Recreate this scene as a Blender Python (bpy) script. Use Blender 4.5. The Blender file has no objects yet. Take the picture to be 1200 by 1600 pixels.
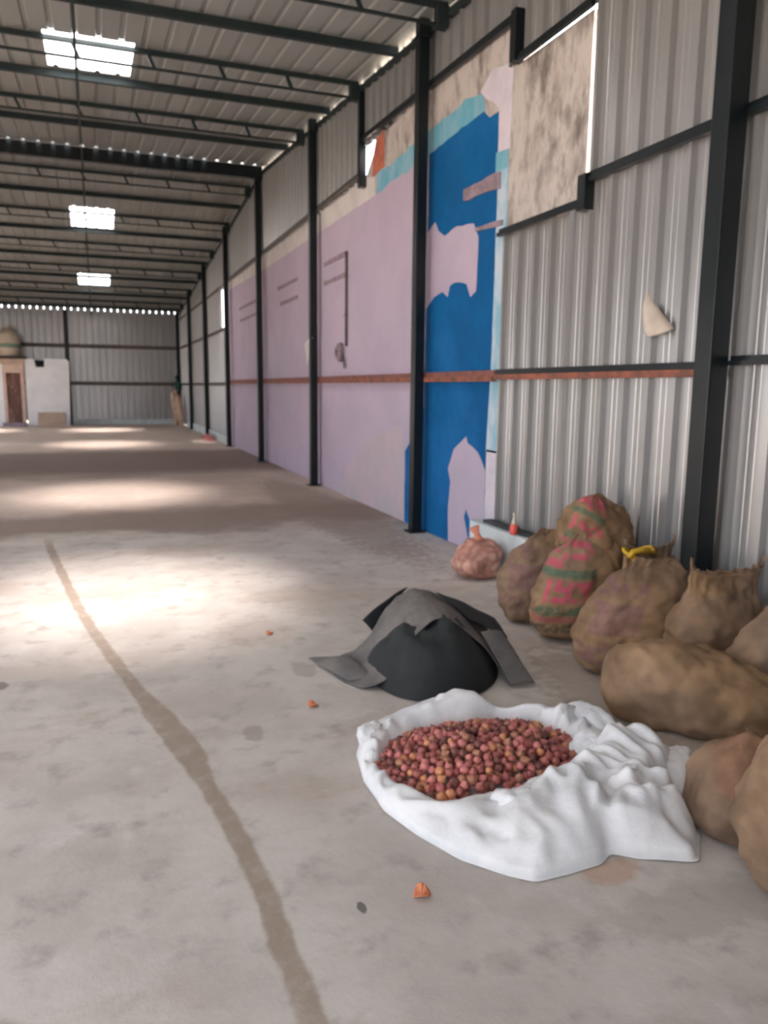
import bpy, bmesh, math, random
from mathutils import Vector, Matrix, noise, Euler
from mathutils.geometry import tessellate_polygon
random.seed(7)
SC = bpy.context.scene
COL = SC.collection
PI = math.pi

# ------------------------------------------------------------------ camera
yaw, pitch, roll = 0.35504, 0.15958, 0.00993
cy, sy, cp, sp = math.cos(yaw), math.sin(yaw), math.cos(pitch), math.sin(pitch)
fwd = Vector((sy*cp, cy*cp, -sp)); rt0 = Vector((cy, -sy, 0)); up0 = rt0.cross(fwd)
rt = rt0*math.cos(roll) + up0*math.sin(roll); up = up0*math.cos(roll) - rt0*math.sin(roll)
cam_d = bpy.data.cameras.new('camera'); cam = bpy.data.objects.new('camera', cam_d); COL.objects.link(cam)
m = Matrix((rt, up, -fwd)).transposed().to_4x4(); m.translation = (0, 0, 1.5); cam.matrix_world = m
cam_d.sensor_fit = 'HORIZONTAL'; cam_d.sensor_width = 36; cam_d.lens = 36*1205/1200
cam_d.dof.use_dof = True; cam_d.dof.focus_distance = 1.3; cam_d.dof.aperture_fstop = 7.5
cam_d.clip_start = 0.05; cam_d.clip_end = 300
SC.camera = cam

# ------------------------------------------------------------------ world and daylight
w = bpy.data.worlds.new('overcast_sky'); SC.world = w; w.use_nodes = True
bg = w.node_tree.nodes['Background']; bg.inputs[0].default_value = (0.90, 0.94, 1.0, 1); bg.inputs[1].default_value = 4.6
sd = bpy.data.lights.new('hazy_sun', 'SUN'); sd.energy = 64; sd.angle = math.radians(25); sd.color = (1.0, 0.89, 0.82)
sun = bpy.data.objects.new('hazy_sun', sd); COL.objects.link(sun)
sun.rotation_euler = (math.radians(12.5), 0, 0)   # high, a little behind the camera
def portal(name, loc, rot, sx, sy_):
    l = bpy.data.lights.new(name, 'AREA'); l.shape = 'RECTANGLE'; l.size = sx; l.size_y = sy_; l.cycles.is_portal = True
    o = bpy.data.objects.new(name, l); COL.objects.link(o); o.location = loc; o.rotation_euler = rot
XL, XR, YB, YE = -5.03, 3.225, -0.80, 31.93
LEFT_OPENINGS = [(0.4, 5.8, 3.3), (9.0, 12.0, 3.0), (20.0, 22.5, 2.6), (28.0, 29.5, 2.2)]      # unseen left wall openings, sized to set the daylight inside (y0, y1, height)
BACK = (-4.2, 0.1, 3.2)  # unseen opening behind the camera, sized to steer the fill light
for a, b, h in LEFT_OPENINGS: portal('daylight_portal', (XL, (a+b)/2, h/2), (0, -PI/2, 0), h, b-a)
portal('daylight_portal', ((BACK[0]+BACK[1])/2, YB, BACK[2]/2), (PI/2, 0, 0), BACK[1]-BACK[0], BACK[2])
SC.view_settings.view_transform = 'Standard'; SC.view_settings.look = 'None'
SC.view_settings.exposure = -0.12; SC.view_settings.gamma = 1; SC.view_settings.use_curve_mapping = False
SC.cycles.use_denoising = True; SC.cycles.max_bounces = 10; SC.cycles.diffuse_bounces = 7
SC.cycles.sample_clamp_indirect = 6; SC.cycles.transparent_max_bounces = 12

# ------------------------------------------------------------------ helpers
def tag(o, label=None, cat=None, group=None, kind=None):
    if label: o['label'] = label
    if cat: o['category'] = cat
    if group: o['group'] = group
    if kind: o['kind'] = kind
    return o
def empty(name, loc=(0, 0, 0), label=None, cat=None, group=None, kind=None, rz=0):
    o = bpy.data.objects.new(name, None); COL.objects.link(o); o.location = loc; o.rotation_euler = (0, 0, rz); o.empty_display_size = .1
    return tag(o, label, cat, group, kind)
def obj(name, verts, faces, mat, parent=None, smooth=False, loc=None):
    me = bpy.data.meshes.new(name)
    if loc is not None: L = Vector(loc); verts = [Vector(v)-L for v in verts]
    me.from_pydata([tuple(v) for v in verts], [], faces); me.update()
    if mat: me.materials.append(mat)
    if smooth: me.polygons.foreach_set('use_smooth', [True]*len(me.polygons))
    o = bpy.data.objects.new(name, me); COL.objects.link(o)
    if parent: o.parent = parent
    if loc is not None: o.location = loc
    return o
class MB:
    def __init__(s): s.v = []; s.f = []
    def add(s, vs, fs):
        n = len(s.v); s.v += [Vector(v) for v in vs]; s.f += [tuple(i+n for i in f) for f in fs]; return s
    def box(s, x0, x1, y0, y1, z0, z1):
        return s.add([(x0,y0,z0),(x1,y0,z0),(x1,y1,z0),(x0,y1,z0),(x0,y0,z1),(x1,y0,z1),(x1,y1,z1),(x0,y1,z1)],
                     [(0,3,2,1),(4,5,6,7),(0,1,5,4),(1,2,6,5),(2,3,7,6),(3,0,4,7)])
    def bar(s, a, b, wd, ht, upv=(0,0,1)):
        a, b = Vector(a), Vector(b); d = (b-a).normalized(); u = Vector(upv); sd_ = d.cross(u).normalized(); u = sd_.cross(d)
        p = [c + sd_*i*wd/2 + u*j*ht/2 for c in (a, b) for i, j in ((-1,-1),(1,-1),(1,1),(-1,1))]
        return s.add(p, [(0,1,2,3),(7,6,5,4),(0,4,5,1),(1,5,6,2),(2,6,7,3),(3,7,4,0)])
    def tube(s, pts, r, n=10, caps=True):
        pts = [Vector(p) for p in pts]; rs = r if isinstance(r, (list, tuple)) else [r]*len(pts); rings = []
        ref = Vector((0.13, 0.31, 0.94)).normalized()
        for i, p in enumerate(pts):
            d = (pts[min(i+1, len(pts)-1)]-pts[max(i-1, 0)]).normalized(); a = d.cross(ref).normalized(); b = d.cross(a)
            rings.append([p+(a*math.cos(2*PI*k/n)+b*math.sin(2*PI*k/n))*rs[i] for k in range(n)])
        vs = [v for rg in rings for v in rg]
        fs = [(i*n+k, i*n+(k+1) % n, (i+1)*n+(k+1) % n, (i+1)*n+k) for i in range(len(pts)-1) for k in range(n)]
        if caps: fs += [tuple(range(n))[::-1], tuple((len(pts)-1)*n+k for k in range(n))]
        return s.add(vs, fs)
    def lathe(s, c, prof, n=20):
        c = Vector(c); vs = [c+Vector((r*math.cos(2*PI*k/n), r*math.sin(2*PI*k/n), z)) for r, z in prof for k in range(n)]
        fs = [(i*n+k, i*n+(k+1) % n, (i+1)*n+(k+1) % n, (i+1)*n+k) for i in range(len(prof)-1) for k in range(n)]
        fs += [tuple(range(n))[::-1], tuple((len(prof)-1)*n+k for k in range(n))]
        return s.add(vs, fs)
    def build(s, name, mat, parent=None, smooth=False, loc=None): return obj(name, s.v, s.f, mat, parent, smooth, loc)
def fbm(p, o=4): return noise.fractal(Vector(p), 0.6, 2.0, o)

# ------------------------------------------------------------------ materials
def srgb(r, g, b):
    f = lambda c: (c/255/12.92) if c/255 <= .04045 else ((c/255+.055)/1.055)**2.4
    return (f(r), f(g), f(b), 1)
def N(nt, t, **kw):
    n = nt.nodes.new(t)
    for k, v in kw.items():
        if hasattr(n, k) and not k.startswith('in'): setattr(n, k, v)
    return n
def mat(name, col, rough=.7, metal=0, col2=None, scale=4, detail=6, lo=.4, hi=.6, bump=0, bscale=40, stretch=(1,1,1), spec=.5, col3=None, s3=1.5, lo3=.5, hi3=.62, wave=None):
    """Base colour with one or two layers of noise, and a fine bump."""
    mt = bpy.data.materials.new(name); mt.use_nodes = True; nt = mt.node_tree; bs = nt.nodes['Principled BSDF']
    bs.inputs['Base Color'].default_value = col; bs.inputs['Roughness'].default_value = rough; bs.inputs['Metallic'].default_value = metal
    bs.inputs['Specular IOR Level'].default_value = spec
    tc = N(nt, 'ShaderNodeTexCoord'); mp = N(nt, 'ShaderNodeMapping'); mp.inputs['Scale'].default_value = stretch
    nt.links.new(tc.outputs['Object'], mp.inputs[0])
    out = None
    def layer(prev, prevcol, c, sc_, l, h):
        nz = N(nt, 'ShaderNodeTexNoise'); nz.inputs['Scale'].default_value = sc_; nz.inputs['Detail'].default_value = detail; nz.inputs['Roughness'].default_value = .62
        nt.links.new(mp.outputs[0], nz.inputs['Vector'])
        mr = N(nt, 'ShaderNodeMapRange'); mr.inputs['From Min'].default_value = l; mr.inputs['From Max'].default_value = h
        nt.links.new(nz.outputs[0], mr.inputs['Value'])
        mx = N(nt, 'ShaderNodeMix'); mx.data_type = 'RGBA'; nt.links.new(mr.outputs[0], mx.inputs[0]); mx.inputs[7].default_value = c
        if prev is None: mx.inputs[6].default_value = prevcol
        else: nt.links.new(prev, mx.inputs[6])
        return mx.outputs[2]
    if col2: out = layer(None, col, col2, scale, lo, hi)
    if col3: out = layer(out, col, col3, s3, lo3, hi3)
    if out: nt.links.new(out, bs.inputs['Base Color'])
    if bump:
        nz = N(nt, 'ShaderNodeTexNoise'); nz.inputs['Scale'].default_value = bscale; nz.inputs['Detail'].default_value = 4
        nt.links.new(tc.outputs['Object'], nz.inputs['Vector'])
        bp = N(nt, 'ShaderNodeBump'); bp.inputs['Strength'].default_value = bump; bp.inputs['Distance'].default_value = .01
        nt.links.new(nz.outputs[0], bp.inputs['Height']); nt.links.new(bp.outputs[0], bs.inputs['Normal'])
    return mt
def attr_mat(name, rough=.9, weave=0, bump=.3, bscale=60, var=.12):
    """Colour from a per-vertex dye/print attribute, plus weave relief."""
    mt = bpy.data.materials.new(name); mt.use_nodes = True; nt = mt.node_tree; bs = nt.nodes['Principled BSDF']
    bs.inputs['Roughness'].default_value = rough; bs.inputs['Specular IOR Level'].default_value = .2
    at = N(nt, 'ShaderNodeAttribute'); at.attribute_name = 'dye'
    tc = N(nt, 'ShaderNodeTexCoord'); nz = N(nt, 'ShaderNodeTexNoise'); nz.inputs['Scale'].default_value = 9; nz.inputs['Detail'].default_value = 8
    nt.links.new(tc.outputs['Object'], nz.inputs['Vector'])
    mr = N(nt, 'ShaderNodeMapRange'); mr.inputs['To Min'].default_value = 1-var*2; mr.inputs['To Max'].default_value = 1+var*2; mr.inputs['From Min'].default_value = .3; mr.inputs['From Max'].default_value = .7
    nt.links.new(nz.outputs[0], mr.inputs['Value'])
    ml = N(nt, 'ShaderNodeVectorMath'); ml.operation = 'SCALE'; nt.links.new(at.outputs['Color'], ml.inputs[0]); nt.links.new(mr.outputs[0], ml.inputs['Scale'])
    nt.links.new(ml.outputs[0], bs.inputs['Base Color'])
    n2 = N(nt, 'ShaderNodeTexNoise'); n2.inputs['Scale'].default_value = bscale; n2.inputs['Detail'].default_value = 3; nt.links.new(tc.outputs['Object'], n2.inputs['Vector'])
    h = n2.outputs[0]
    if weave:
        prev = h
        for ax in ('X', 'Z'):
            wv = N(nt, 'ShaderNodeTexWave'); wv.bands_direction = ax; wv.inputs['Scale'].default_value = weave; wv.inputs['Distortion'].default_value = .6
            nt.links.new(tc.outputs['Object'], wv.inputs['Vector'])
            ad = N(nt, 'ShaderNodeMath'); ad.operation = 'ADD'; nt.links.new(prev, ad.inputs[0]); nt.links.new(wv.outputs['Fac'], ad.inputs[1]); prev = ad.outputs[0]
        h = prev
    bp = N(nt, 'ShaderNodeBump'); bp.inputs['Strength'].default_value = bump; bp.inputs['Distance'].default_value = .004
    nt.links.new(h, bp.inputs['Height']); nt.links.new(bp.outputs[0], bs.inputs['Normal'])
    return mt
def set_dye(o, cols):
    a = o.data.color_attributes.new('dye', 'FLOAT_COLOR', 'POINT'); flat = []
    for c in cols: flat += [c[0], c[1], c[2], 1.0]
    a.data.foreach_set('color', flat)

M = {}
M['sheet'] = mat('galvanised_sheet', srgb(170,171,173), .32, .6, srgb(160,161,163), 1.5, bump=.04, bscale=5, stretch=(1,1,.25), lo=.3, hi=.7, col3=srgb(154,150,146), s3=.6, lo3=.5, hi3=.8)
M['roof'] = mat('roof_sheet', srgb(150,154,152), .5, .25, srgb(142,145,142), 2, stretch=(1,.25,1), lo=.3, hi=.7, col3=srgb(138,134,126), s3=.5, lo3=.5, hi3=.8)
M['steel'] = mat('black_paint_steel', (.006,.010,.013,1), .34, 0, (.009,.013,.016,1), 6, spec=.3)
M['joist'] = mat('dark_joist_paint', (.014,.024,.027,1), .6, 0, (.02,.03,.032,1), 5, spec=.25)
M['rust'] = mat('rusty_rail', srgb(150,88,70), .75, 0, srgb(110,72,62), 7, bump=.2)
M['rustdark'] = mat('dark_rust', srgb(116,74,70), .8, 0, srgb(134,88,80), 8, bump=.2)
M['railgrey'] = mat('grey_rail', srgb(72,70,68), .6, 0, srgb(98,84,78), 5)
M['plaster'] = mat('raw_plaster', srgb(186,180,176), .92, 0, srgb(138,131,128), 4.5, bump=.5, bscale=25, lo=.45, hi=.66, stretch=(1,1.6,.8), col3=srgb(112,105,102), s3=2.6, lo3=.53, hi3=.68)
M['pink'] = mat('lilac_paint', srgb(184,170,190), .8, 0, srgb(176,163,184), 1.2, bump=.12, bscale=12, col3=srgb(168,164,182), s3=.5, lo3=.55, hi3=.75)
M['pinkgrey'] = mat('faded_lilac_paint', srgb(176,170,178), .85, 0, srgb(190,172,184), 2.0, bump=.12, bscale=12)
M['blue'] = mat('blue_paint', srgb(0,92,150), .8, 0, srgb(0,84,140), 2.0, spec=.2, bump=.1, bscale=14, col3=srgb(30,106,172), s3=.7, lo3=.5, hi3=.72)
M['turq'] = mat('turquoise_paint', srgb(96,164,188), .8, 0, srgb(134,176,194), 3.5, lo=.4, hi=.65, stretch=(1,2,.7))
M['edgeblue'] = mat('pale_blue_wash', srgb(184,200,214), .8, 0, srgb(130,178,200), 3.0, lo=.45, hi=.6, stretch=(1,1.5,.7))
M['lilacwhite'] = mat('lilac_white_wash', srgb(206,200,212), .85, 0, srgb(190,186,200), 3)
M['whitewash'] = mat('white_wash', srgb(210,206,204), .85, 0, srgb(192,188,188), 2)
M['brickred'] = mat('bare_brick_patch', srgb(186,108,84), .9, 0, srgb(160,90,72), 8, bump=.4)
M['scar'] = mat('cut_mortar', srgb(128,112,122), .95, 0, srgb(150,134,146), 9, bump=.4)
M['plinth'] = mat('plinth_render', srgb(206,216,220), .85, 0, srgb(186,196,200), 2.5, bump=.15)
M['white_room'] = mat('white_block_paint', srgb(238,240,244), .85, 0, srgb(226,230,238), 1.5, bump=.1)
M['tan'] = mat('tan_board', srgb(186,164,148), .85, 0, srgb(170,150,136), 3)
M['pinkwood'] = mat('pinkish_frame_paint', srgb(200,176,164), .8, 0, srgb(186,160,150), 4)
M['brown'] = mat('brown_door_wood', srgb(96,66,58), .7, 0, srgb(150,120,110), 3, lo=.48, hi=.62, stretch=(1,1,.5))
M['darkslab'] = mat('dark_slab', srgb(50,46,46), .9)
M['tank'] = mat('cream_plastic', srgb(196,182,164), .6, 0, srgb(184,170,154), 3)
M['tankgreen'] = mat('tank_green_band', srgb(120,138,126), .6)
M['dark'] = mat('dark_cavity', (.01,.01,.012,1), .9)
M['cloth_cream'] = mat('cream_sheet', srgb(200,182,160), .9, 0, srgb(190,156,140), 5, bump=.3)
M['green'] = mat('green_plastic', srgb(20,74,60), .5)
M['red'] = mat('red_rag', srgb(196,120,118), .9, 0, srgb(170,96,98), 9)
M['coral'] = mat('coral_plastic', srgb(226,92,84), .45)
M['clear'] = mat('pale_bottle_neck', srgb(214,200,184), .3)
M['graphite'] = mat('dark_plank', srgb(46,50,54), .7, 0, srgb(62,66,70), 8)
M['paper'] = mat('offwhite_flap', srgb(214,204,192), .7, 0, srgb(196,184,172), 6)
M['tarp'] = mat('grey_tarpaulin', srgb(110,104,101), .8, 0, srgb(88,86,87), 5, bump=.25, bscale=30)
M['tarpblack'] = mat('black_tarpaulin', srgb(24,29,32), .8, 0, srgb(32,37,40), 5, bump=.2, bscale=30)
M['white_cloth'] = mat('white_woven_sack', srgb(226,226,229), .7, 0, srgb(212,214,219), 6, bump=.2, bscale=40, col3=srgb(198,186,178), s3=2.2, lo3=.62, hi3=.8)
M['jute'] = attr_mat('jute_weave', weave=140, bump=.25)
M['net'] = attr_mat('net_of_onions', rough=.7, bump=.3, bscale=90, var=.2)
M['peel'] = mat('onion_peel', srgb(212,138,96), .6, 0, srgb(196,110,80), 30)
M['yellow'] = mat('yellow_cord', srgb(206,166,42), .6)
M['ground'] = mat('outside_ground', srgb(150,140,128), .95, 0, srgb(130,120,108), .5)
M['outside'] = mat('outside_render', srgb(150,146,140), .95)

# roof-light sheet: thin translucent plastic
mt = bpy.data.materials.new('rooflight_plastic'); mt.use_nodes = True; nt = mt.node_tree; nt.nodes.clear()
o_ = N(nt, 'ShaderNodeOutputMaterial'); mx = N(nt, 'ShaderNodeMixShader'); tr = N(nt, 'ShaderNodeBsdfTransparent'); tl = N(nt, 'ShaderNodeBsdfTranslucent')
tl.inputs[0].default_value = (.95,.95,.97,1); tr.inputs[0].default_value = (1,1,1,1); mx.inputs[0].default_value = .6
nt.links.new(tr.outputs[0], mx.inputs[1]); nt.links.new(tl.outputs[0], mx.inputs[2]); nt.links.new(mx.outputs[0], o_.inputs[0]); M['rooflight'] = mt

# floor: cast concrete with a long trowelled repair strip, stains and dirt
def floor_material():
    mt = bpy.data.materials.new('cast_concrete'); mt.use_nodes = True; nt = mt.node_tree; bs = nt.nodes['Principled BSDF']; L = nt.links.new
    tc = N(nt, 'ShaderNodeTexCoord'); P = tc.outputs['Object']; sep = N(nt, 'ShaderNodeSeparateXYZ'); L(P, sep.inputs[0])
    def math_(op, a, b=None, c=None):
        n = N(nt, 'ShaderNodeMath'); n.operation = op
        for i, x in enumerate((a, b, c)):
            if x is None: continue
            if isinstance(x, (int, float)): n.inputs[i].default_value = x
            else: L(x, n.inputs[i])
        return n.outputs[0]
    def nz(scale, detail=6, rough=.6, vec=None, stretch=None):
        n = N(nt, 'ShaderNodeTexNoise'); n.inputs['Scale'].default_value = scale; n.inputs['Detail'].default_value = detail; n.inputs['Roughness'].default_value = rough
        if stretch:
            mp = N(nt, 'ShaderNodeMapping'); mp.inputs['Scale'].default_value = stretch; L(P, mp.inputs[0]); L(mp.outputs[0], n.inputs['Vector'])
        else: L(P, n.inputs['Vector'])
        return n.outputs[0]
    def rng(v, a, b, c=0, d=1):
        n = N(nt, 'ShaderNodeMapRange'); n.interpolation_type = 'SMOOTHSTEP'
        for i, x in enumerate((v, a, b, c, d)):
            if isinstance(x, (int, float)): n.inputs[i].default_value = x
            else: L(x, n.inputs[i])
        return n.outputs[0]
    def mixc(f, a, b):
        n = N(nt, 'ShaderNodeMix'); n.data_type = 'RGBA'; L(f, n.inputs[0])
        for i, x in ((6, a), (7, b)):
            if isinstance(x, tuple): n.inputs[i].default_value = x
            else: L(x, n.inputs[i])
        return n.outputs[2]
    c = mixc(rng(nz(1.6), .38, .62), srgb(192,186,181), srgb(176,169,164))
    c = mixc(rng(nz(6, 8), .5, .72), c, srgb(160,153,148))
    c = mixc(rng(nz(2.6, 5), .6, .72, 0, .55), c, srgb(204,200,197))
    c = mixc(rng(nz(.9, 7, .7, stretch=(.5, 1.2, 1)), .50, .68, 0, .6), c, srgb(166,150,138))   # brown dirt
    # far half of the floor is browner, with darker brown bands across it
    c = mixc(math_('MULTIPLY', rng(sep.outputs[1], 7.5, 9.5), .55), c, srgb(184,162,147))
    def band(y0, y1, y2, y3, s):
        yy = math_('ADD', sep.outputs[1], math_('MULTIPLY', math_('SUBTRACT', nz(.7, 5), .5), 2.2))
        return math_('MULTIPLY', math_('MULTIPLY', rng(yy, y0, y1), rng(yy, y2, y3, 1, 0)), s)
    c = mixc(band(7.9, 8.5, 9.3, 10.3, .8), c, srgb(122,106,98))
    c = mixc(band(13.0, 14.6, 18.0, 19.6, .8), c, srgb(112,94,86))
    # repair strip: centre line x = f(y)
    pts = [(1.2,.42),(1.58,.42),(1.85,.41),(2.07,.405),(2.4,.38),(2.78,.33),(3.13,.285),(3.41,.225),(3.84,.13),(4.47,0),(5.31,-.15),(6.47,-.31),(7.54,-.45),(9.0,-.6)]
    fc = N(nt, 'ShaderNodeFloatCurve'); cu = fc.mapping.curves[0]
    X = lambda y: (y-1.2)/7.8
    V = lambda x: (x+.7)/1.3
    cu.points[0].location = (X(pts[0][0]), V(pts[0][1])); cu.points[1].location = (X(pts[-1][0]), V(pts[-1][1]))
    for y, x in pts[1:-1]: cu.points.new(X(y), V(x))
    fc.mapping.update(); L(rng(sep.outputs[1], 1.2, 9.0), fc.inputs['Value'])
    fc.id_data.nodes.active = fc
    # linear map range for the curve input
    lin = N(nt, 'ShaderNodeMapRange'); lin.inputs[1].default_value = 1.2; lin.inputs[2].default_value = 9.0; L(sep.outputs[1], lin.inputs[0]); L(lin.outputs[0], fc.inputs['Value'])
    cx = math_('SUBTRACT', math_('MULTIPLY', fc.outputs[0], 1.3), .7)
    dx = math_('ABSOLUTE', math_('SUBTRACT', sep.outputs[0], cx))
    dx = math_('ADD', dx, math_('MULTIPLY', math_('SUBTRACT', nz(7, 6), .5), .045))
    swell = math_('MULTIPLY', rng(sep.outputs[1], 2.7, 3.2), rng(sep.outputs[1], 3.4, 3.9, 1, 0))
    hw = math_('ADD', .034, math_('MULTIPLY', swell, .03))
    m_ = math_('SUBTRACT', 1, rng(math_('SUBTRACT', dx, hw), -.010, .012))
    m_ = math_('MULTIPLY', m_, rng(sep.outputs[1], 7.6, 8.4, 1, 0))
    m_ = math_('MULTIPLY', m_, rng(nz(9, 5), .25, .55, .55, .95))
    c = mixc(m_, c, srgb(146,132,120))
    # single stains
    def spot(x, y, rx, ry, s, col):
        nonlocal c
        a = math_('DIVIDE', math_('SUBTRACT', sep.outputs[0], x), rx); b = math_('DIVIDE', math_('SUBTRACT', sep.outputs[1], y), ry)
        d = math_('SQRT', math_('ADD', math_('MULTIPLY', a, a), math_('MULTIPLY', b, b)))
        d = math_('ADD', d, math_('MULTIPLY', math_('SUBTRACT', nz(14, 5), .5), 1.3))
        c = mixc(math_('MULTIPLY', rng(d, .7, 1.1, 1, 0), s), c, col)
    dk = srgb(140,130,123)
    spot(.58, 3.18, .05, .09, .6, dk); spot(.98, 3.85, .07, .12, .5, dk); spot(-.52, 4.12, .045, .06, .8, srgb(110,104,102))
    spot(-.42, 3.3, .06, .05, .35, dk); spot(.66, 1.93, .015, .03, .9, srgb(96,92,90)); spot(-.42, 1.78, .2, .10, .6, srgb(138,122,110))
    spot(1.15, 3.0, .3, .25, .35, srgb(150,138,128)); spot(-.1, 2.5, .12, .12, .2, dk); spot(.95, 1.6, .06, .05, .25, srgb(140,132,124))
    spot(.85, 4.6, .3, .3, .35, srgb(160,146,136)); spot(1.6, 1.6, .35, .12, .35, srgb(140,132,124)); spot(1.6, 5.2, .6, .5, .3, srgb(158,146,136))
    spot(2.5, 3.0, .5, .8, .5, srgb(134,120,108)); spot(2.6, 9.2, .5, 3.5, .6, srgb(130,116,106)); spot(1.46, 1.83, .12, .06, .6, srgb(176,140,118))
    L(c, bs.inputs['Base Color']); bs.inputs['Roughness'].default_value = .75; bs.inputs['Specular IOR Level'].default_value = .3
    bp = N(nt, 'ShaderNodeBump'); bp.inputs['Strength'].default_value = .25; bp.inputs['Distance'].default_value = .01
    L(nz(18, 6), bp.inputs['Height']); L(bp.outputs[0], bs.inputs['Normal'])
    return mt
M['floor'] = floor_material()

# ------------------------------------------------------------------ structure: floor, ground
ZR, YR, SL = 5.66, 15.58, 0.0798
rz = lambda y: ZR - SL*abs(y-YR)          # roof plane
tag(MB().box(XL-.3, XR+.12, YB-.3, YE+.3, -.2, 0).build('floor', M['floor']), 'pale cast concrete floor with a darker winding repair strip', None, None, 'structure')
g = MB(); g.box(XR+.121, 60, -40, 90, -.35, -.15); g.box(-60, XL-.301, -40, 90, -.35, -.15); g.box(XL-.301, XR+.121, -40, YB-.301, -.35, -.15); g.box(XL-.301, XR+.121, YE+.301, 90, -.35, -.15)
tag(g.build('ground', M['ground']), 'bare earth outside the shed', None, None, 'structure')

# ------------------------------------------------------------------ corrugated cladding
PT = .235
def profile(a0, a1, ht=.040, minor=True):
    """(along, out) breakpoints of ribbed sheet between a0 and a1, ribs on the world grid of pitch PT"""
    pts = []
    k = math.floor(a0/PT)-1
    base = [(0,0),(.058,0),(.062,.004),(.068,0),(.106,0),(.112,.004),(.118,0),(.172,0),(.180,ht),(.208,ht),(.216,0)] if minor else [(0,0),(.165,0),(.180,ht),(.218,ht),(.233,0)]
    while k*PT < a1+PT:
        pts += [(k*PT+a, h) for a, h in base]; k += 1
    def at(x):
        for (p, q), (r, s_) in zip(pts, pts[1:]):
            if p <= x <= r: return q+(s_-q)*(x-p)/max(r-p, 1e-9)
        return 0
    return [(a0, at(a0))]+[p for p in pts if a0+1e-6 < p[0] < a1-1e-6]+[(a1, at(a1))]
def wall_sheet(y0, y1, zb, zt, parent, off=0, minor=True, nm='cladding_sheet'):
    pr = profile(y0, y1, minor=minor); v = []; f = []
    for a, h in pr: v += [(XR-h+off, a, zb(a)), (XR-h+off, a, zt(a))]
    for i in range(len(pr)-1): f.append((2*i, 2*i+1, 2*i+3, 2*i+2))
    return obj(nm, v, f, M['sheet'], parent)
GAP = .085
ZT = lambda y: rz(y)-GAP
wr = tag(empty('wall_right', (0,0,0)), 'right wall of ribbed grey steel sheets around a painted masonry wall', None, None, 'structure')
C = lambda z: (lambda y: z)
# stretches along y: list of (zb, zt) intervals
stretches = [(-.8, 4.725, [(.02, None)]), (4.725, 5.87, [(.02, 2.75), (4.02, None)]), (5.87, 9.45, [(4.38, None)]), (9.45, 20.0, [(4.05, None)]),
             (20.0, 20.42, [(.02, None)]), (20.42, 21.3, [(.02, 2.98), (3.98, None)]), (21.3, 31.95, [(.02, None)])]
n = 0
for a, b, iv in stretches:
    cuts = [a]; k = math.ceil((a+.15)/(4*PT))
    while k*4*PT < b-.15: cuts.append(k*4*PT); k += 1
    cuts.append(b)
    for c0, c1 in zip(cuts, cuts[1:]):
        for zb, zt in iv:
            wall_sheet(c0, c1+(.02 if c1 < b else 0), C(zb), C(zt) if zt else ZT, wr, off=-.003*(n % 2), minor=c0 < 9); n += 1
# comb of sheet ends that closes the gap under the roof, with slots of daylight
def comb(name, parent, a0, a1, mk, slots):
    b = MB(); k = math.floor(a0/PT)
    while k*PT < a1:
        p, q = max(a0, k*PT), min(a1, (k+1)*PT)
        if slots(k): q2 = min(q, k*PT+PT*(1-slots(k)))
        else: q2 = q
        if q2 > p: mk(b, p, q2)
        k += 1
    return b.build(name, M['sheet'], parent)
def mk(b, p, q): b.add([(XR, p, ZT(p)), (XR, q, ZT(q)), (XR, q, rz(q)), (XR, p, rz(p)), (XR+.004, p, ZT(p)), (XR+.004, q, ZT(q)), (XR+.004, q, rz(q)), (XR+.004, p, rz(p))], [(0,3,2,1),(4,5,6,7),(0,1,5,4),(2,3,7,6),(1,2,6,5),(3,0,4,7)])
random.seed(3)
sl = {}
def slot_right(k):
    y = k*PT
    if k not in sl: sl[k] = 0.0 if y < 7.6 or y > 15 else (random.choice([.75,.85,.8]) if 7.6 < y < 8.9 else (random.choice([.3,.35,.25,0,.3]) if y < 15 else 0))
    return sl[k]
comb('eave_closure', wr, -.8, 31.95, mk, slot_right)

# end wall
we = tag(empty('wall_back', (0,0,0)), 'far end wall of ribbed steel sheet with two grey rails', None, None, 'structure')
ZE = 4.255
k0 = XL
while k0 < XR-.05:
    k1 = min(k0+4*PT, XR)
    pr = profile(k0, k1, minor=False); v = []; f = []
    for a, h in pr: v += [(a, YE-h, .16), (a, YE-h, ZE)]
    for i in range(len(pr)-1): f.append((2*i, 2*i+1, 2*i+3, 2*i+2))
    obj('cladding_sheet', v, f, M['sheet'], we); k0 = k1
def mk2(b, p, q): b.box(p, q, YE, YE+.004, ZE, rz(YE)+.01)
comb('eave_closure', we, XL, XR, mk2, lambda k: .2)

# left wall and front wall (out of view) with big openings sized to set the daylight
wl = tag(empty('wall_left', (0,0,0)), 'left wall out of view with openings sized for the daylight', None, None, 'structure')
def flat_wall(openings, lo, hi, mkbox):
    cur = lo
    for a, b, h in sorted(openings):
        mkbox(cur, a, 0, None); mkbox(a, b, h, None); cur = b
    mkbox(cur, hi, 0, None)
def lw(a, b, z0, _):
    nn = max(1, int((b-a)/1.9))
    for i in range(nn):
        p, q = a+(b-a)*i/nn, a+(b-a)*(i+1)/nn; zt = [rz(p), rz(q)]
        if p < YR < q: zt = [rz(p), rz(q)]
        obj('cladding_sheet', [(XL,p,z0),(XL,q,z0),(XL,q,zt[1]),(XL,p,zt[0]),(XL-.02,p,z0),(XL-.02,q,z0),(XL-.02,q,zt[1]),(XL-.02,p,zt[0])],
            [(0,1,2,3),(7,6,5,4),(0,4,5,1),(2,6,7,3),(1,5,6,2),(3,7,4,0)], M['sheet'], wl)
flat_wall(LEFT_OPENINGS, -.8, YE, lw)
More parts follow.
